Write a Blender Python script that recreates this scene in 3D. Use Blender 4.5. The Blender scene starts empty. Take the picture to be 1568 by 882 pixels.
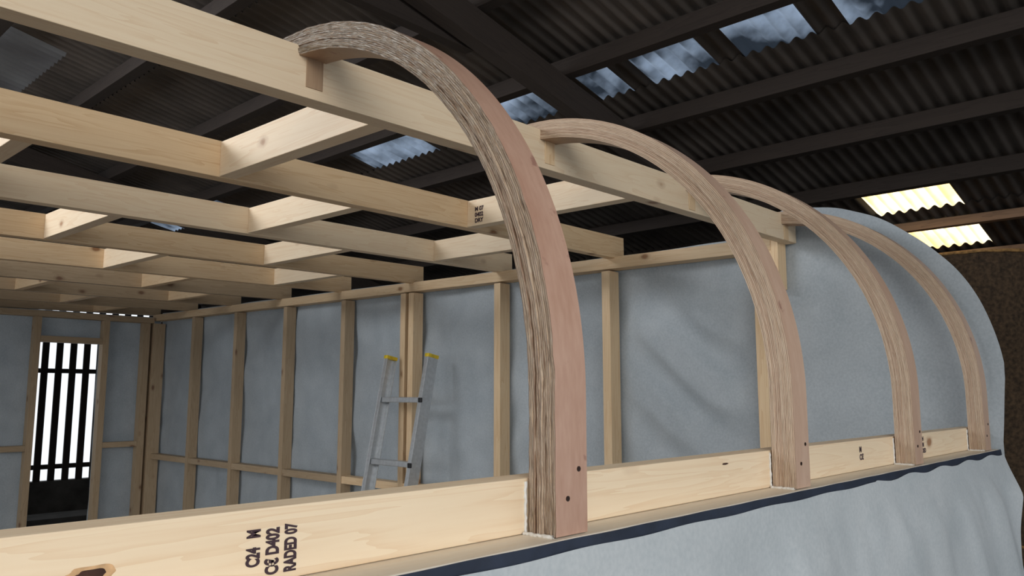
import bpy, bmesh, math, random
from mathutils import Vector, Matrix, noise
random.seed(7)
S=0.000693; ZO=1.75
def W(x,y,z): return Vector((x*S,y*S,z*S+ZO))
scn=bpy.context.scene
scn.view_settings.view_transform='Standard'
scn.view_settings.look='None'
COL=scn.collection

# ---------------------------------------------------------------- materials
class NT:
    def __init__(s,name):
        s.m=bpy.data.materials.new(name); s.m.use_nodes=True
        s.t=s.m.node_tree; s.n=s.t.nodes; s.l=s.t.links
        s.b=s.n['Principled BSDF']; s.out=s.n['Material Output']
    def add(s,typ,**kw):
        nd=s.n.new(typ)
        for k,v in kw.items():
            if k.startswith('i_'):
                key=k[2:]
                key=int(key) if key.isdigit() else key.replace('_',' ')
                nd.inputs[key].default_value=v
            else: setattr(nd,k,v)
        return nd
    def link(s,a,b): s.l.new(a,b)
    def ramp(s,fac,stops):
        r=s.add('ShaderNodeValToRGB')
        e=r.color_ramp.elements
        while len(e)<len(stops): e.new(0.5)
        for el,(p,c) in zip(e,stops):
            el.position=p; el.color=(c[0],c[1],c[2],1)
        s.link(fac,r.inputs[0]); return r.outputs[0]
    def mix(s,fac,a,b,mode='MIX'):
        m=s.add('ShaderNodeMix',data_type='RGBA',blend_type=mode)
        for inp,v in ((m.inputs[0],fac),(m.inputs[6],a),(m.inputs[7],b)):
            if isinstance(v,bpy.types.NodeSocket): s.link(v,inp)
            elif isinstance(v,(int,float)): inp.default_value=v
            else: inp.default_value=(v[0],v[1],v[2],1)
        return m.outputs[2]
    def math(s,op,a,b=0.0):
        m=s.add('ShaderNodeMath',operation=op)
        for inp,v in ((m.inputs[0],a),(m.inputs[1],b)):
            if isinstance(v,bpy.types.NodeSocket): s.link(v,inp)
            else: inp.default_value=v
        return m.outputs[0]
    def bump(s,h,st,dist=0.002):
        b=s.add('ShaderNodeBump'); b.inputs['Strength'].default_value=st; b.inputs['Distance'].default_value=dist
        s.link(h,b.inputs['Height']); s.link(b.outputs[0],s.b.inputs['Normal'])

def wood_mat(name,light,dark,knot,rough=0.6,knots=True):
    k=NT(name)
    tc=k.add('ShaderNodeTexCoord'); oi=k.add('ShaderNodeObjectInfo')
    off=k.add('ShaderNodeVectorMath',operation='SCALE'); 
    cmb=k.add('ShaderNodeCombineXYZ',i_0=13.0,i_1=7.0,i_2=5.0)
    k.link(cmb.outputs[0],off.inputs[0]); k.link(oi.outputs['Random'],off.inputs['Scale'])
    ad=k.add('ShaderNodeVectorMath',operation='ADD'); k.link(tc.outputs['Object'],ad.inputs[0]); k.link(off.outputs[0],ad.inputs[1])
    mp=k.add('ShaderNodeMapping'); mp.inputs['Scale'].default_value=(1.3,22,22); k.link(ad.outputs[0],mp.inputs[0])
    n1=k.add('ShaderNodeTexNoise',i_Scale=1.6,i_Detail=3.0,i_Distortion=0.6); k.link(mp.outputs[0],n1.inputs['Vector'])
    mp2=k.add('ShaderNodeMapping'); mp2.inputs['Scale'].default_value=(6,260,260); k.link(ad.outputs[0],mp2.inputs[0])
    n2=k.add('ShaderNodeTexNoise',i_Scale=1.0,i_Detail=2.0); k.link(mp2.outputs[0],n2.inputs['Vector'])
    w=k.math('FRACT',k.math('MULTIPLY',n1.outputs[0],7.0))
    g=k.math('ADD',k.math('MULTIPLY',w,0.5),k.math('MULTIPLY',n2.outputs[0],0.5))
    c=k.ramp(g,[(0.15,light),(0.55,[ (a*0.75+b*0.25) for a,b in zip(light,dark)]),(0.95,dark)])
    n3=k.add('ShaderNodeTexNoise',i_Scale=5.0,i_Detail=2.0); k.link(ad.outputs[0],n3.inputs['Vector'])
    c=k.mix(k.math('MULTIPLY',n3.outputs[0],0.3),c,dark)
    if knots:
        mp3=k.add('ShaderNodeMapping'); mp3.inputs['Scale'].default_value=(5.0,9,9); k.link(ad.outputs[0],mp3.inputs[0])
        v=k.add('ShaderNodeTexVoronoi',i_Scale=1.0,i_Randomness=1.0); k.link(mp3.outputs[0],v.inputs['Vector'])
        nk=k.add('ShaderNodeTexNoise',i_Scale=40.0,i_Detail=1.0); k.link(ad.outputs[0],nk.inputs['Vector'])
        dd=k.math('ADD',v.outputs['Distance'],k.math('MULTIPLY',k.math('SUBTRACT',nk.outputs[0],0.5),0.05))
        kf=k.ramp(dd,[(0.055,(0.9,)*3),(0.085,(0.6,)*3),(0.10,(0.3,)*3),(0.16,(0,0,0))])
        c=k.mix(kf,c,knot)
    hv=k.add('ShaderNodeHueSaturation'); k.link(c,hv.inputs['Color'])
    k.link(k.math('ADD',k.math('MULTIPLY',oi.outputs['Random'],0.2),0.88),hv.inputs['Value'])
    k.link(hv.outputs[0],k.b.inputs['Base Color'])
    k.b.inputs['Roughness'].default_value=rough
    k.bump(g,0.25,0.001)
    return k.m
PINE=wood_mat('pine',(0.84,0.65,0.42),(0.66,0.43,0.23),(0.26,0.11,0.04))
PINE_W=wood_mat('pine_pale',(0.90,0.76,0.56),(0.78,0.58,0.38),(0.34,0.16,0.07))
PINE_P=wood_mat('pine_brightened',(0.97,0.90,0.78),(0.92,0.80,0.64),(0.5,0.3,0.15),0.5,False)  # pine paled to make up for weak light on the plate top
PINE_DIM=wood_mat('pine_far_dimmed',(0.54,0.41,0.27),(0.38,0.27,0.16),(0.18,0.09,0.05))  # weaker light at the far end is put into this darker pine
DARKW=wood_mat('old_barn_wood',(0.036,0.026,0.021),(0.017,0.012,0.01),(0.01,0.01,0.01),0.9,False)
LITW=wood_mat('old_wood_lit',(0.34,0.21,0.13),(0.18,0.11,0.07),(0.03,0.02,0.02),0.9,False)  # lit tone of the barn wood, the light put into its colour
TAN_BOX=wood_mat('notch_shadow_brown',(0.46,0.32,0.20),(0.34,0.21,0.13),(0.1,0.05,0.03))  # brown of the shadow at the first rib's notch, put in as colour

def ply_edge(name,cols,rough_amt,coat,linek,glare=False):
    k=NT(name)
    uv=k.add('ShaderNodeUVMap'); sp=k.add('ShaderNodeSeparateXYZ'); k.link(uv.outputs[0],sp.inputs[0])
    u=sp.outputs[0]; v=sp.outputs[1]
    def nz(su,sv,det=3.0,w=0.0):
        c0=k.add('ShaderNodeCombineXYZ',i_2=w); k.link(k.math('MULTIPLY',u,su),c0.inputs[0]); k.link(k.math('MULTIPLY',v,sv),c0.inputs[1])
        n=k.add('ShaderNodeTexNoise',i_Scale=1.0,i_Detail=det); k.link(c0.outputs[0],n.inputs['Vector']); return n.outputs[0]
    n0=nz(6,4,5.0)
    vv=k.math('ADD',v,k.math('MULTIPLY',k.math('SUBTRACT',n0,0.5),0.03))
    L=k.math('MULTIPLY',vv,14.0)
    fl=k.math('FLOOR',L); fr=k.math('FRACT',L)
    wn=k.add('ShaderNodeTexWhiteNoise',noise_dimensions='1D'); k.link(fl,wn.inputs['W'])
    c=k.ramp(wn.outputs[0],[(0.0,cols[0]),(0.35,cols[1]),(0.7,cols[2]),(1.0,cols[3])])
    ln=k.ramp(fr,[(0.0,(1,1,1)),(0.12,(0.85,)*3),(0.24,(0,0,0)),(0.88,(0,0,0)),(1.0,(1,1,1))])
    lf=k.math('MULTIPLY',ln,k.ramp(nz(16,11),[(0.36,(0.3*linek,)*3),(0.58,(1.0*linek,)*3)]))
    c=k.mix(lf,c,(0.12,0.06,0.035))
    n3=nz(60,40,4.0,3.0)
    c=k.mix(k.ramp(n3,[(0.34,(0.6*rough_amt,)*3),(0.5,(0,0,0))]),c,(0.24,0.13,0.08))
    n4=nz(35,50,3.0,7.0)
    c=k.mix(k.ramp(n4,[(0.54,(0,0,0)),(0.66,(0.7*rough_amt,)*3)]),c,(0.76,0.65,0.52))
    h=k.math('ADD',k.math('MULTIPLY',n3,1.0),k.math('MULTIPLY',lf,-0.8))
    h=k.math('ADD',h,k.math('MULTIPLY',n0,0.8))
    if glare: # resin glare painted in as pale flecks along the upper bend
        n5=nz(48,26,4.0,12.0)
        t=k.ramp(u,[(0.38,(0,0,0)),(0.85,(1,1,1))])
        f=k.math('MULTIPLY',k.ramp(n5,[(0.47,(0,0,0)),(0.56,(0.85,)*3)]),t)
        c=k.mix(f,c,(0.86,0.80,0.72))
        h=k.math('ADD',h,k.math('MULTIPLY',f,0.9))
    k.link(c,k.b.inputs['Base Color'])
    k.b.inputs['Roughness'].default_value=0.5
    k.b.inputs['Coat Weight'].default_value=coat; k.b.inputs['Coat Roughness'].default_value=0.12
    k.bump(h,0.9*rough_amt,0.005)
    nb=[n for n in k.n if n.type=='BUMP'][0]; k.link(nb.outputs[0],k.b.inputs['Coat Normal'])
    return k.m
def ply_face(name,a,b):
    k=NT(name)
    uv=k.add('ShaderNodeUVMap'); mp=k.add('ShaderNodeMapping'); mp.inputs['Scale'].default_value=(3,14,1); k.link(uv.outputs[0],mp.inputs[0])
    n=k.add('ShaderNodeTexNoise',i_Scale=1.5,i_Detail=5.0,i_Distortion=1.0); k.link(mp.outputs[0],n.inputs['Vector'])
    mp2=k.add('ShaderNodeMapping'); mp2.inputs['Scale'].default_value=(40,150,1); k.link(uv.outputs[0],mp2.inputs[0])
    n2=k.add('ShaderNodeTexNoise',i_Scale=1.0,i_Detail=2.0); k.link(mp2.outputs[0],n2.inputs['Vector'])
    g=k.math('ADD',k.math('MULTIPLY',n.outputs[0],0.65),k.math('MULTIPLY',n2.outputs[0],0.35))
    c=k.ramp(g,[(0.3,a),(0.7,b)])
    n5=k.add('ShaderNodeTexNoise',i_Scale=28.0,i_Detail=3.0); k.link(uv.outputs[0],n5.inputs['Vector'])
    c=k.mix(k.ramp(n5.outputs[0],[(0.66,(0,0,0)),(0.72,(0.6,)*3)]),c,(0.24,0.10,0.08))
    k.link(c,k.b.inputs['Base Color']); k.b.inputs['Roughness'].default_value=0.42
    k.bump(g,0.3,0.001); return k.m
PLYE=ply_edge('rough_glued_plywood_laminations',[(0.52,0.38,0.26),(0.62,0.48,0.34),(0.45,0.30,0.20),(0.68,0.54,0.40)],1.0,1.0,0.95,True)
PLYE2=ply_edge('sanded_plywood_laminations',[(0.60,0.45,0.32),(0.70,0.54,0.40),(0.53,0.37,0.26),(0.74,0.60,0.45)],0.55,0.15,0.7)
PINK=ply_face('pink_plywood_face',(0.59,0.385,0.295),(0.45,0.26,0.185))
PINK2=ply_face('tan_plywood_face',(0.66,0.48,0.37),(0.55,0.36,0.26))
TAN=ply_face('inner_plywood_face',(0.48,0.33,0.22),(0.36,0.22,0.14))

def membrane_mat(name,a,b,trans):
    k=NT(name)
    tc=k.add('ShaderNodeTexCoord')
    n=k.add('ShaderNodeTexNoise',i_Scale=140.0,i_Detail=3.0); k.link(tc.outputs['Object'],n.inputs['Vector'])
    n2=k.add('ShaderNodeTexNoise',i_Scale=8.0,i_Detail=4.0); k.link(tc.outputs['Object'],n2.inputs['Vector'])
    g=k.math('ADD',k.math('MULTIPLY',n.outputs[0],0.5),k.math('MULTIPLY',n2.outputs[0],0.5))
    c=k.ramp(g,[(0.34,a),(0.64,b)])
    k.link(c,k.b.inputs['Base Color']); k.b.inputs['Roughness'].default_value=0.6
    k.bump(n.outputs[0],0.3,0.001)
    if trans>0:
        tr=k.add('ShaderNodeBsdfTranslucent'); k.link(c,tr.inputs['Color'])
        mx=k.add('ShaderNodeMixShader',i_0=trans); k.link(k.b.outputs[0],mx.inputs[1]); k.link(tr.outputs[0],mx.inputs[2])
        k.link(mx.outputs[0],k.out.inputs['Surface'])
    return k.m
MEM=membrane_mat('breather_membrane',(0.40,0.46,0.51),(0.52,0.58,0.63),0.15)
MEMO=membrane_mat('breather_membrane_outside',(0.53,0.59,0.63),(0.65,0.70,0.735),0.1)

def simple(name,c,rough=0.6,metal=0.0,nscale=30,var=0.25,bump=0.2):
    k=NT(name); tc=k.add('ShaderNodeTexCoord')
    n=k.add('ShaderNodeTexNoise',i_Scale=float(nscale),i_Detail=4.0); k.link(tc.outputs['Object'],n.inputs['Vector'])
    col=k.ramp(n.outputs[0],[(0.3,[x*(1-var) for x in c]),(0.7,[min(1,x*(1+var)) for x in c])])
    k.link(col,k.b.inputs['Base Color']); k.b.inputs['Roughness'].default_value=rough; k.b.inputs['Metallic'].default_value=metal
    k.bump(n.outputs[0],bump,0.002); return k.m
NAVY=simple('navy_membrane_edge',(0.02,0.03,0.055),0.6)
ALU=simple('aluminium',(0.62,0.65,0.68),0.42,0.7,60,0.1,0.05)
YEL=simple('yellow_plastic',(0.75,0.55,0.03),0.4)
BLK=simple('black_plastic',(0.015,0.015,0.017),0.4)
INK=simple('stamp_ink',(0.06,0.035,0.045),0.9)
SCREW=simple('screw_steel',(0.05,0.03,0.025),0.4,0.6)
GLUE=simple('white_glue',(0.8,0.8,0.78),0.3,0,120,0.08,0.8)
GROUND=simple('concrete_yard',(0.16,0.15,0.14),0.9,0,4,0.4)
BLOCK=simple('blockwork',(0.06,0.055,0.05),0.95,0,8,0.4)
STRAW=simple('straw',(0.055,0.034,0.018),0.95,0,70,0.6,1.0)
STRAWT=simple('straw_rim',(0.30,0.17,0.06),0.95,0,70,0.5,1.0)
DECK=simple('deck_board',(0.30,0.22,0.14),0.8,0,12,0.3)
ROOF=simple('fibre_cement_roof',(0.078,0.066,0.058),0.8,0,3,0.5)
KNOTD=simple('knot_dark',(0.05,0.02,0.012),0.8,0,60,0.5,1.0)
KNOTL=simple('knot_ring',(0.60,0.38,0.20),0.7,0,90,0.3,0.6)
def sky_mat(name,a,b,lo,hi,sc=5.0,stripe=0.0):
    k=NT(name); tc=k.add('ShaderNodeTexCoord')
    n=k.add('ShaderNodeTexNoise',i_Scale=sc,i_Detail=4.0); k.link(tc.outputs['Object'],n.inputs['Vector'])
    c=k.ramp(n.outputs[0],[(lo,a),(hi,b)])
    if stripe>0:  # corrugation shading painted into the sheet colour as darker stripes
        sp=k.add('ShaderNodeSeparateXYZ'); k.link(tc.outputs['Object'],sp.inputs[0])
        s=k.math('SINE',k.math('MULTIPLY',sp.outputs[1],2*math.pi/(72*S)))
        f=k.ramp(k.math('ADD',k.math('MULTIPLY',s,0.5),0.5),[(0.0,(stripe,)*3),(0.6,(0,0,0))])
        c=k.mix(f,c,(0.45,0.27,0.10))
    k.link(c,k.b.inputs['Base Color']); k.link(c,k.b.inputs['Emission Color']); k.b.inputs['Emission Strength'].default_value=1.0
    k.b.inputs['Roughness'].default_value=0.5
    return k
k=sky_mat('dirty_rooflight_sheet',(0.02,0.028,0.04),(0.28,0.36,0.48),0.38,0.68); SKB=k.m; k.b.inputs['Emission Strength'].default_value=0.85
k=sky_mat('yellowed_rooflight_sheet',(0.95,0.70,0.32),(1.0,0.90,0.62),0.35,0.6,4.0,0.5); SKY=k.m; k.b.inputs['Emission Strength'].default_value=2.0
k=sky_mat('grimy_rooflight_sheet',(0.05,0.05,0.055),(0.10,0.105,0.11),0.3,0.7,3.0); SKG=k.m; k.b.inputs['Emission Strength'].default_value=0.35

# ---------------------------------------------------------------- helpers
def empty(name,loc=(0,0,0)):
    e=bpy.data.objects.new(name,None); e.location=W(*loc); COL.objects.link(e); return e
def mkobj(name,me,mats,parent=None,mw=None):
    o=bpy.data.objects.new(name,me); COL.objects.link(o)
    for m in (mats if isinstance(mats,(list,tuple)) else [mats]): me.materials.append(m)
    if mw is not None: o.matrix_world=mw
    if parent is not None:
        o.parent=parent; o.matrix_parent_inverse=Matrix.Translation(parent.location).inverted()
    return o
def box(name,x0,x1,y0,y1,z0,z1,mat,parent=None,bev=2.0,rot=None):
    c=W((x0+x1)/2,(y0+y1)/2,(z0+z1)/2); d=[(x1-x0)*S,(y1-y0)*S,(z1-z0)*S]
    ax=d.index(max(d))
    if ax==0: dims=d; R=Matrix.Identity(3)
    elif ax==1: dims=[d[1],d[0],d[2]]; R=Matrix.Rotation(math.pi/2,3,'Z')
    else: dims=[d[2],d[1],d[0]]; R=Matrix.Rotation(-math.pi/2,3,'Y')
    bm=bmesh.new(); bmesh.ops.create_cube(bm,size=1.0)
    for v in bm.verts: v.co=Vector((v.co.x*dims[0],v.co.y*dims[1],v.co.z*dims[2]))
    if bev>0: bmesh.ops.bevel(bm,geom=bm.edges[:],offset=bev*S,segments=2,affect='EDGES',profile=0.6)
    me=bpy.data.meshes.new(name); bm.to_mesh(me); bm.free()
    M=R.to_4x4()
    if rot: M=rot.to_4x4()@M
    return mkobj(name,me,mat,parent,Matrix.Translation(c)@M)
def beam_between(name,p,q,w,h,mat,parent=None,bev=2.0,up=Vector((0,0,1))):
    a=W(*p); b=W(*q); X=(b-a); L=X.length; X.normalize(); Y=up.cross(X).normalized(); Z=X.cross(Y)
    bm=bmesh.new(); bmesh.ops.create_cube(bm,size=1.0)
    for v in bm.verts: v.co=Vector((v.co.x*L,v.co.y*w*S,v.co.z*h*S))
    if bev>0: bmesh.ops.bevel(bm,geom=bm.edges[:],offset=bev*S,segments=2,affect='EDGES',profile=0.6)
    me=bpy.data.meshes.new(name); bm.to_mesh(me); bm.free()
    M=Matrix((X,Y,Z)).transposed().to_4x4()
    return mkobj(name,me,mat,parent,Matrix.Translation((a+b)/2)@M)
def rawmesh(name,verts,faces,mats,parent=None,mi=None,smooth=False,uvs=None):
    me=bpy.data.meshes.new(name); me.from_pydata([tuple(v) for v in verts],[],faces)
    o=mkobj(name,me,mats,parent)
    if mi: me.polygons.foreach_set('material_index',mi)
    if smooth: me.polygons.foreach_set('use_smooth',[True]*len(me.polygons))
    if uvs:
        ul=me.uv_layers.new(name='UVMap')
        for i,l in enumerate(me.loops): ul.data[i].uv=uvs[i]
    me.update(); return o
def grid(name,f,nu,nv,mat,parent=None,keep=None,smooth=True):
    vs=[];fs=[]
    for j in range(nv+1):
        for i in range(nu+1): vs.append(f(i/nu,j/nv))
    for j in range(nv):
        for i in range(nu):
            if keep and not keep((i+.5)/nu,(j+.5)/nv): continue
            a=j*(nu+1)+i; fs.append((a,a+1,a+nu+2,a+nu+1))
    return rawmesh(name,vs,fs,mat,parent,smooth=smooth)
def text(name,body,size,loc,parent,rot=0,xs=1.0):
    cu=bpy.data.curves.new(name,'FONT'); cu.body=body; cu.size=size*S; cu.extrude=0.0002
    cu.offset=size*S*0.045
    t=bpy.data.objects.new(name+'_c',cu); COL.objects.link(t)
    dg=bpy.context.evaluated_depsgraph_get(); dg.update()
    me=bpy.data.meshes.new_from_object(t.evaluated_get(dg)); bpy.data.objects.remove(t)
    for v in me.vertices: v.co.x*=xs
    if rot==1: R=Matrix(((0,-1,0),(0,0,-1),(1,0,0)))
    elif rot==2: R=Matrix(((0,0,-1),(-1,0,0),(0,1,0)))
    else: R=Matrix(((1,0,0),(0,0,-1),(0,1,0)))
    return mkobj(name,me,INK,parent,Matrix.Translation(W(*loc))@R.to_4x4())

FLOORZ=-2250; GZ=-2525
XW=3640
YL=8600
ZB,ZT=712,836
J0=1600; JP=873; TW=55
def rise(x,y): return max(0,x-1200)*0.018+max(0,y-2500)*0.0135

# ---------------------------------------------------------------- timber frame
frame=empty('timber_frame_wagon_body',(1500,4500,FLOORZ))
RY=880; P=frame
box('rail_timber',-700,XW+90,RY,RY+TW,-220,-134,PINE_W,P)
box('wall_plate',-700,XW+90,806,RY+50,-258,-221,PINE_P,P)
def knot(X,Z,rx,rz,seed,ring=True):
    for (sc,m,off) in ((1.7,KNOTL,0.3),(1.0,KNOTD,0.7)):
        if sc>1 and not ring: continue
        vs=[W(X,RY-off,Z)]
        n=40
        for i in range(n):
            a=2*math.pi*i/n; r=sc*(1+0.35*noise.noise(Vector((math.cos(a)*1.6,math.sin(a)*1.6,seed))))
            vs.append(W(X+rx*r*math.cos(a),RY-off,Z+rz*r*math.sin(a)))
        rawmesh('timber_knot',vs,[(0,1+(i+1)%n,1+i) for i in range(n)],m,P)
knot(322,-180,15,5,1); knot(1624,-152,14,2.0,5,False)
x=-650
while x<XW: 
    box('pony_stud',x,x+TW,812,900,FLOORZ,-259,PINE,P); x+=865
nj=8
def jy(i,x):
    return J0+JP*i+(0 if i==0 else (x-1200)*0.055)
zc=(ZB+ZT)/2; hh=ZT-ZB
for i in range(nj+1):
    xa,xb=-700,XW+90
    m=[PINE_W,PINE,PINE_W,PINE,PINE,PINE_DIM,PINE_DIM,PINE_DIM,PINE_DIM][i]
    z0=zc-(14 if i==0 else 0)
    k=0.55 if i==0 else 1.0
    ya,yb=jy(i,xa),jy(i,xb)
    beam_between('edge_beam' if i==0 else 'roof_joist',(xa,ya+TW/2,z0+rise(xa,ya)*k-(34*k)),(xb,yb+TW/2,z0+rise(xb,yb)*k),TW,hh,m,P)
for i in range(nj):
    st=1225 if i%2==0 else 1825
    for x in (st-1200,st,st+1200):
        if x<-600 or x>XW-150: continue
        ya=jy(i,x)+TW+1; yb=jy(i+1,x)-1
        f=(x+700)/(XW+790)
        za=(zc-34*(1-f))+ (rise(XW+90,ya)-rise(0,ya))*f+rise(0,ya)
        zb_=(zc-34*(1-f))+(rise(XW+90,yb)-rise(0,yb))*f+rise(0,yb)
        if i==0: za-=14
        beam_between('noggin',(x+TW/2,ya,za),(x+TW/2,yb,zb_),TW,hh-6,PINE_W if i<4 else PINE,P)
rA=rise(XW,1650); rB=rise(XW,YL+90)
beam_between('end_wall_top_plate',(XW+45,1690,ZB-36+rA),(XW+45,YL+90,ZB-32+rB),96,66,PINE,P,up=Vector((0,0,1)))
SY=[1735,2655,3509,4361,5180,6020,6870,7720]
for i,y in enumerate(SY):
    box('end_stud',XW,XW+90,y-5,y+TW-5,FLOORZ,ZB-68+rise(XW,y),PINE if i<4 else PINE_DIM,P)
box('end_stud',XW,XW+90,4445,4500,FLOORZ,ZB-68+rise(XW,4445),PINE,P)
box('short_stud',XW,XW+90,1655,1700,500,ZB+rA-5,PINE,P)
ys=[900]+SY+[YL-20]
for a,b in zip(ys[:-1],ys[1:]):
    box('end_noggin',XW+5,XW+90,a+TW,b-6,-672,-618,PINE if b<5200 else PINE_DIM,P)
ZL=ZB-66+rise(2000,YL)
box('corner_post',XW-30,XW+90,YL-20,YL+90,FLOORZ,ZL,PINE_DIM,P)
box('corner_post_inner',XW-130,XW-60,YL,YL+88,FLOORZ,ZL,PINE_DIM,P)
box('side_wall_top_plate',-700,XW-20,YL,YL+90,ZL+1,ZL+60,PINE_DIM,P)
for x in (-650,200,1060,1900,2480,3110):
    box('side_stud',x,x+60,YL,YL+90,FLOORZ,ZL,PINE_DIM,P)
box('window_header',2541,3109,YL,YL+90,500,560,PINE_DIM,P)
box('window_sill',2541,3109,YL,YL+90,-1400,-1340,PINE_DIM,P)
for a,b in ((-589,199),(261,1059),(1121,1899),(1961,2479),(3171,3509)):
    box('side_noggin',a,b,YL+2,YL+88,-540,-486,PINE_DIM,P)
box('near_top_plate',-790,-701,1600,YL+90,ZB-58,ZB-2,PINE,P)
for i in range(9):
    y=J0+JP*i; box('near_stud',-790,-701,y,y+TW,FLOORZ,ZB-59,PINE,P)
box('deck',-800,XW+95,800,YL+95,FLOORZ-60,FLOORZ-1,DECK,P)
for x in (-600,700,2000,3300):
    for y in (1000,4700,8400): box('deck_support',x,x+200,y,y+200,GZ,FLOORZ-61,BLOCK,P)
text('grade_stamp',"C24   M",23,(507,RY-0.6,-200),P,1,0.56)
text('grade_stamp',"C\u20ac D402",23,(532,RY-0.6,-212),P,1,0.60)
text('grade_stamp',"RADED 07",22,(556,RY-0.6,-212),P,1,0.56)
text('grade_stamp',"M\nC\u20ac",22,(2420,RY-0.6,-168),P,0)
text('grade_stamp',"07 C24\n0402 M\nGRADED",20,(2960,RY-0.6,-160),P,0)
text('grade_stamp',"M 07\n0402\nDRY",26,(2424.2,jy(1,2424)-50,ZB+90),P,2)

# ---------------------------------------------------------------- ribs
CY,CZ,RO,TH=1672,0,856,58
def make_rib(X0,width=78,idx=0):
    rnd=random.Random(idx+3)
    st=[]
    for i in range(13):
        z=-219+219*i/12; st.append((CY-RO,z,1.0,0.0,219*i/12))
    n=110
    for i in range(1,n+1):
        a=math.pi/2*i/n
        st.append((CY-RO*math.cos(a),CZ+RO*math.sin(a),math.cos(a),-math.sin(a),219+RO*a))
    for i in range(1,5): st.append((CY+14*i,CZ+RO,0,-1,219+RO*math.pi/2+14*i))
    NL=11
    am=1.0 if idx==0 else 0.5
    offA=[rnd.uniform(-2,2)*am for _ in range(NL)]; offB=[rnd.uniform(-1.6,1.6) for _ in range(NL)]
    vs=[];ring=None
    for (y,z,ny,nz,s) in st:
        ringc=[]
        for l in range(NL):
            for e in (0,1):
                d=TH*(l+e)/NL
                jit=noise.noise(Vector((s*0.03,l*3.1,X0)))*3.2*am
                ringc.append((X0+offA[l]+jit,d,(l+e)/NL))
        for l in reversed(range(NL)):
            for e in (1,0):
                d=TH*(l+e)/NL
                ringc.append((X0+width+offB[l],d,(l+e)/NL))
        for (x,d,v) in ringc: vs.append(W(x,y+ny*d,z+nz*d))
        ring=ringc
    m=len(ring); fs=[];mi=[];uvs=[]
    for i in range(len(st)-1):
        s0,s1=st[i][4]*S,st[i+1][4]*S
        for j in range(m):
            j2=(j+1)%m
            fs.append((i*m+j,i*m+j2,(i+1)*m+j2,(i+1)*m+j))
            if j==m-1: k=1; va,vb=1,0
            elif j==2*NL-1: k=2; va,vb=0,1
            else: k=0; va,vb=ring[j][2],ring[j2][2]
            mi.append(k)
            if k==0: uvs+=[(s0+idx*2.3,va),(s0+idx*2.3,vb),(s1+idx*2.3,vb),(s1+idx*2.3,va)]
            else: uvs+=[(s0+idx*3,va*width*S),(s0+idx*3,vb*width*S),(s1+idx*3,vb*width*S),(s1+idx*3,va*width*S)]
    fs.append(tuple(reversed(range(m)))); mi.append(0); uvs+=[(ring[j][0]*S,ring[j][2]) for j in reversed(range(m))]
    b=(len(st)-1)*m
    fs.append(tuple(b+j for j in range(m))); mi.append(0); uvs+=[(ring[j][0]*S,ring[j][2]) for j in range(m)]
    root=empty('curved_plywood_rib',(X0+width/2,CY-RO+TH/2,-219))
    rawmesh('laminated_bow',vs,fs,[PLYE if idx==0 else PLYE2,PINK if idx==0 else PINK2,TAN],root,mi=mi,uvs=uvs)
    box('notch_patch',X0+22,X0+width-10,J0-3,J0-0.5,ZB+10,800,TAN_BOX if idx==0 else PINE,root,1)  # thin patch: painted brown shadow on the first rib, pine on the others
    for (dx,dz) in ((0.72,100),(0.36,56)) :
        bm=bmesh.new()
        bmesh.ops.create_cone(bm,cap_ends=True,segments=20,radius1=4.2*S,radius2=4.2*S,depth=2*S)
        me=bpy.data.meshes.new('screw'); bm.to_mesh(me); bm.free()
        mkobj('screw',me,SCREW,root,Matrix.Translation(W(X0+width*dx,CY-RO-0.3,-219+dz))@Matrix.Rotation(math.pi/2,4,'X'))
    def g(u,v):
        a=u*math.pi*2; r=4+2.2*noise.noise(Vector((v*9,u*3,X0)))
        return W(X0-4+math.cos(a)*r, CY-RO+4+v*TH, -219+math.sin(a)*r*0.8)
    grid('glue_bead',g,12,40,GLUE,root)
    def g2(u,v):
        a=u*math.pi*2; r=2.6+1.8*noise.noise(Vector((v*11,u*3,X0+9)))
        return W(X0-1+math.cos(a)*r, RY-1+math.sin(a)*r, -219+v*80)
    grid('glue_bead',g2,12,40,GLUE,root)
    return root
for i in range(4): make_rib([973,1842,2712,3572][i],idx=i)

# ---------------------------------------------------------------- membranes
def wr(y,z,amp=1.0):
    v=noise.noise(Vector((y*0.0013+z*0.0018,(y-z)*0.0006,3.3)))*34
    v+=noise.noise(Vector(((y*0.5+z)*0.004,(z*0.5-y)*0.0012,8.1)))*28
    v+=noise.noise(Vector((y*0.012,z*0.004,1.7)))*6
    if 1700<y<2800:
        t=(y-1700)/1000; e=math.sin(min(1,max(0,t))*math.pi)
        v+=e*40*math.sin((z*1.0+ (y-1700)*-0.55+90*math.sin(y*0.004))*0.016)*math.exp(-((z-100)/450)**2)
    return v*amp
def fe(u,v):
    y=770+ (YL+100-770)*(u**1.25)
    zb=FLOORZ
    dy=1664-y
    if dy>0:
        r=908+16*noise.noise(Vector((y*0.006,0,0)))
        top=math.sqrt(max(0,r*r-dy*dy)) 
    else:
        t=min(1,(-dy)/160); t=t*t*(3-2*t)
        top=908*(1-t)+(ZB+30+rise(XW,y))*t
    z=zb+(top-zb)*v
    r=math.hypot(max(0,dy),max(0,z))
    w=wr(y,z)
    x=XW+112+w*0.8
    if r>850 and y<1700: x+= (r-850)*0.3
    if y>1750: x=max(x,XW+94)
    if z<60 and u<0.05:
        y+= 26*min(1,(60-z)/250)*(1-u/0.05)
    return W(x,y,z)
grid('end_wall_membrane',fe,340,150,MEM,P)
def fl(u,v):
    x=-700+(XW+90+700)*u; z=FLOORZ+(ZL+75-FLOORZ)*v
    return W(x,YL+96+max(-2,wr(x+900,z,0.7)+14),z)
def kl(u,v):
    x=-700+(XW+90+700)*u; z=FLOORZ+(ZL+75-FLOORZ)*v
    return not (2541<x<3109 and -1340<z<500)
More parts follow.
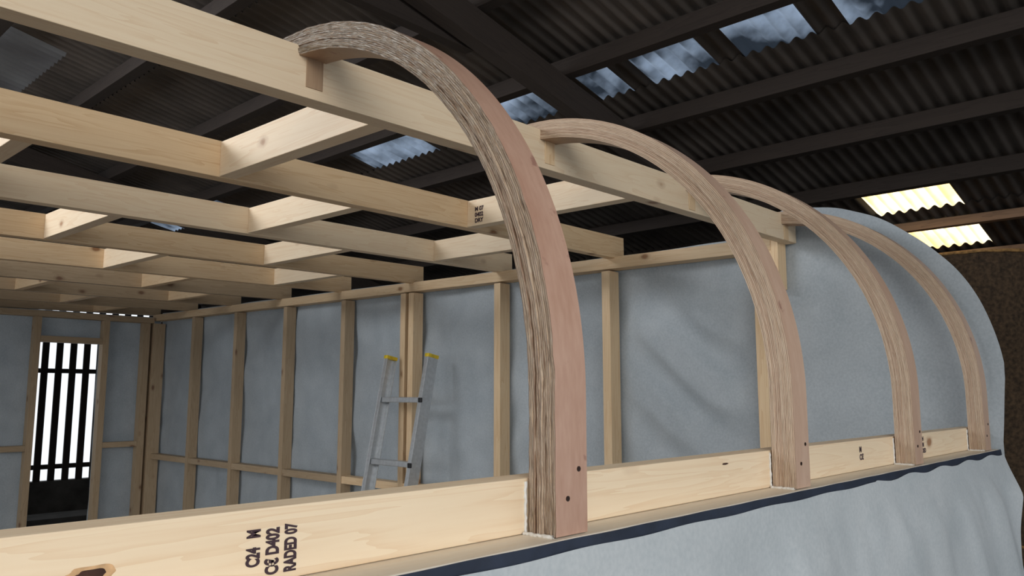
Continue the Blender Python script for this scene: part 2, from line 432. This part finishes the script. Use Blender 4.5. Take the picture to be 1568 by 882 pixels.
grid('side_wall_membrane',fl,200,130,MEM,P,keep=kl)
def fo(u,v):
    x=-720+(XW+115+720)*u; z=-238+(FLOORZ+238)*v
    d=-238-z
    e=min(1,d/160)
    w=noise.noise(Vector((x*0.0035+z*0.001,z*0.0012,5)))*26+noise.noise(Vector((x*0.011+z*0.006,z*0.003,2)))*7
    near=max(0,(x-2500)/1100)
    w+=near*e*26*math.sin(x*0.018+z*0.010)*0.6
    wrp=5*math.sin(x*0.02)*(1 if x>2300 else 0.3)
    y=796-e*(16+w)-near*e*22
    zz=z+wrp*(1-e)
    return W(x,min(y,799),zz)
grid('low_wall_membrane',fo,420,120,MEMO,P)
def fn(u,v):
    x=-720+(XW+110+720)*u
    z=-222-23*v; 
    return W(x,803-1.5*math.sin(x*0.03)-3*v,z+ (2*math.sin(x*0.013) if v>0.5 else 0))
grid('navy_edge_strip',fn,200,3,NAVY,P)

# ---------------------------------------------------------------- ladder
lad=empty('aluminium_ladder',(3300,4300,FLOORZ))
tA=(3615,0,262); tB=(3440,0,-640)
sl=(tA[0]-tB[0])/(tA[2]-tB[2])
def lx(z): return tA[0]-55+(z-tA[2])*sl
zb=FLOORZ+10
for yy in (4045,4510):
    beam_between('stile_web',(lx(zb),yy,zb),(lx(250),yy,250),4,88,ALU,lad,1,up=Vector((1,0,0)))
    sgn=1 if yy<4300 else -1
    for dxo in (-42,42):
        beam_between('stile_flange',(lx(zb)+dxo,yy+sgn*16,zb),(lx(250)+dxo,yy+sgn*16,250),34,4,ALU,lad,1,up=Vector((1,0,0)))
    beam_between('end_cap',(lx(238),yy+sgn*14,238),(lx(262),yy+sgn*14,262),40,94,YEL,lad,4,up=Vector((1,0,0)))
    beam_between('foot',(lx(zb-8),yy+sgn*14,zb-8),(lx(zb+40),yy+sgn*14,zb+40),44,96,BLK,lad,4,up=Vector((1,0,0)))
z=-40
while z>FLOORZ+100:
    box('rung',lx(z)-30,lx(z)+30,4047,4508,z-18,z+18,ALU,lad,5)
    box('rung_plug',lx(z)-58,lx(z)-44,4030,4062,z-16,z+16,BLK,lad,5)
    z-=415

# ---------------------------------------------------------------- barn
def zr(X): return 1024+0.2126*(6500-X)
PIT=72
blue=[(-600,-250),(-100,250),(380,720),(880,1220),(1370,1720),(1860,2250),(2390,2580),(2900,3250),(3450,3700),(3950,4650),(5400,5800),(6600,7000),(7600,8000)]
yell=[(1290,1820)]
def matid(X,Y):
    if 3170<X<3570:
        for a,b in blue:
            if a<Y<b: return 1
    if 5130<X<5640 or 5790<X<6245:
        for a,b in yell:
            if a<Y<b: return 2
    if 900<X<1560 and 5200<Y<6700: return 3
    return 0
courses=[([-500,500,900,1560,2000],0),([1930,2600,3170,3570],-10),([3500,4500,5130,5640],-20),([5550,5790,6245,6750],-30)]
def build_slope(name,mirror=False):
    vs=[];fs=[];mi=[]
    Y0,Y1=-4200,11300; step=PIT/8; ny=int((Y1-Y0)/step)
    for xs,dz in courses:
        base=len(vs)
        for X in xs:
            for j in range(ny+1):
                Y=Y0+j*step
                XX=-1000-X if mirror else X
                vs.append(W(XX,Y,zr(X)+dz+12*math.sin(2*math.pi*Y/PIT)))
        for i in range(len(xs)-1):
            xm=(xs[i]+xs[i+1])/2
            for j in range(ny):
                a=base+i*(ny+1)+j
                fs.append((a,a+1,a+ny+2,a+ny+1)); mi.append(0 if mirror else matid(xm,Y0+(j+.5)*step))
    return rawmesh(name,vs,fs,[ROOF,SKB,SKY,SKG],None,mi=mi,smooth=True)
build_slope('ceiling_barn_roof')
build_slope('ceiling_barn_roof_far_slope',True)
roofw=empty('barn_roof_timbers',(3000,3000,1500))
th=math.atan(0.2126)
for X in (-300,500,1150,1800,2450,3080,3720,4350,5000,5720,6330,6700):
    zq=zr(X)-32-50
    rot=Matrix.Rotation(th,3,'Y')
    lo=-52 if X!=5720 else -22
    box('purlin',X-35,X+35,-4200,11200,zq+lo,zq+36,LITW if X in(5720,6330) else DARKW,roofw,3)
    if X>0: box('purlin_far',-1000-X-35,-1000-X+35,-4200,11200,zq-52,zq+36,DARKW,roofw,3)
for Y in (-1800,2520,6840,11150):
    for sgn in (0,1):
        def mx(X): return X if sgn==0 else -1000-X
        beam_between('rafter',(mx(6700),Y,zr(6700)-215),(mx(-500),Y,zr(-500)-215),80,150,DARKW,roofw,3)
        box('barn_post',mx(6650)-60,mx(6650)+60,Y-60,Y+60,GZ,zr(6650)-200,DARKW,roofw,3)
    beam_between('strut',(2500,Y+90,zr(2500)-220),(-500,Y+90,zr(2500)-180),60,110,DARKW,roofw,3)
def fw(u,v):
    y=-4200+15500*u; z=GZ+(zr(6800)-GZ)*v
    return W(6800+12*math.sin(2*math.pi*y/PIT),y,z)
k=simple('rusty_cladding',(0.05,0.032,0.022),0.9,0,5,0.5); 
grid('wall_barn_end',fw,1700,1,k,None)
gab=empty('wall_barn_slatted_gable',(0,11000,GZ))
x=-7600
while x<6800:
    zt=zr(x if x>-500 else -1000-x)-40
    box('slat',x,x+76,11000,11022,-1060,zt,DARKW,gab,0); x+=160
for z in (285,-890,1100): box('gable_rail',-7600,6800,11023,11063,z-28,z+28,DARKW,gab,0)
box('gable_blockwork',-7600,6800,10980,11120,GZ,-1060,BLOCK,gab,0)
g=grid('ground_yard',lambda u,v:W(-14000+26000*u,-12000+26000*v,GZ-1+4*noise.noise(Vector((u*40,v*40,0)))),60,60,GROUND)
def bale(X,Y,R,z0,z1):
    def f(u,v):
        a=u*2*math.pi
        prof=min(1.0,(0.93+0.07*min(1,min(v,1-v)*16)))
        r=R*prof*(1+0.02*noise.noise(Vector((math.cos(a)*6,math.sin(a)*6,v*14))))
        return W(X+r*math.cos(a),Y+r*math.sin(a),z0+(z1-z0)*v)
    root=empty('round_straw_bale',(X,Y,z0))
    grid('bale_side',f,120,40,STRAW,root)
    def t(u,v):
        a=u*2*math.pi; r=R*0.93*v
        return W(X+r*math.cos(a),Y+r*math.sin(a),z1+6*noise.noise(Vector((r*0.01,a*3,0))))
    grid('bale_top',t,120,10,STRAW,root)
    def rim(u,v):
        a=u*2*math.pi; b=v*2*math.pi; rr=9+5*noise.noise(Vector((a*9,b,z0)))
        r=R*0.95+rr*math.cos(b)
        return W(X+r*math.cos(a),Y+r*math.sin(a),z1-4+rr*math.sin(b))
    grid('bale_rim',rim,160,8,STRAWT,root)
for z in (0,1): 
    h=(840-GZ)/2
    bale(5700,1330,480,GZ+z*h,GZ+(z+1)*h-2)
    bale(6000,260,500,GZ+z*h,GZ+(z+1)*h-10)
pile=empty('stacked_boards',(2600,10200,GZ))
for i in range(9):
    z=GZ+i*130
    box('board',2200+random.uniform(-80,80),3900+random.uniform(-80,80),10000+random.uniform(-30,30),10500,z,z+110,[DECK,LITW,BLOCK][i%3],pile,4)

# ---------------------------------------------------------------- light, world, camera
w=bpy.data.worlds.new('overcast_sky'); scn.world=w; w.use_nodes=True
bg=w.node_tree.nodes['Background']; bg.inputs[0].default_value=(0.90,0.95,1.0,1); bg.inputs[1].default_value=1.15
def area(name,loc,tgt,sx,sy,e,col):
    L=bpy.data.lights.new(name,'AREA'); L.shape='RECTANGLE'; L.size=sx; L.size_y=sy; L.energy=e; L.color=col
    o=bpy.data.objects.new(name,L); COL.objects.link(o); o.location=W(*loc)
    d=W(*tgt)-W(*loc); o.rotation_euler=d.to_track_quat('-Z','Y').to_euler(); return o
area('barn_doorway_light',(-1400,-2700,1900),(1800,2000,0),2.4,1.4,84,(1,0.96,0.90))
area('interior_fill_light',(-4200,3200,1100),(3000,4300,200),3.5,1.4,48,(0.97,0.98,1.0))  # added fill lamp that brightens the back wall and interior faces
area('rib_glare_light',(-1100,4300,2150),(1300,1900,600),1.6,0.9,60,(0.97,0.98,1.0))  # added lamp for glare on the nearest rib; the roof is closed here
cam=bpy.data.cameras.new('camera'); co=bpy.data.objects.new('camera',cam); COL.objects.link(co)
cam.sensor_width=36; cam.lens=36*1226/1568; cam.clip_start=0.02
yaw=math.radians(43.06); p=math.radians(7.53)
F=Vector((math.cos(yaw)*math.cos(p),math.sin(yaw)*math.cos(p),math.sin(p)))
R=Vector((math.sin(yaw),-math.cos(yaw),0)); U=R.cross(F)
co.matrix_world=Matrix.Translation(W(0,0,0))@Matrix((R,U,-F)).transposed().to_4x4()
scn.camera=co
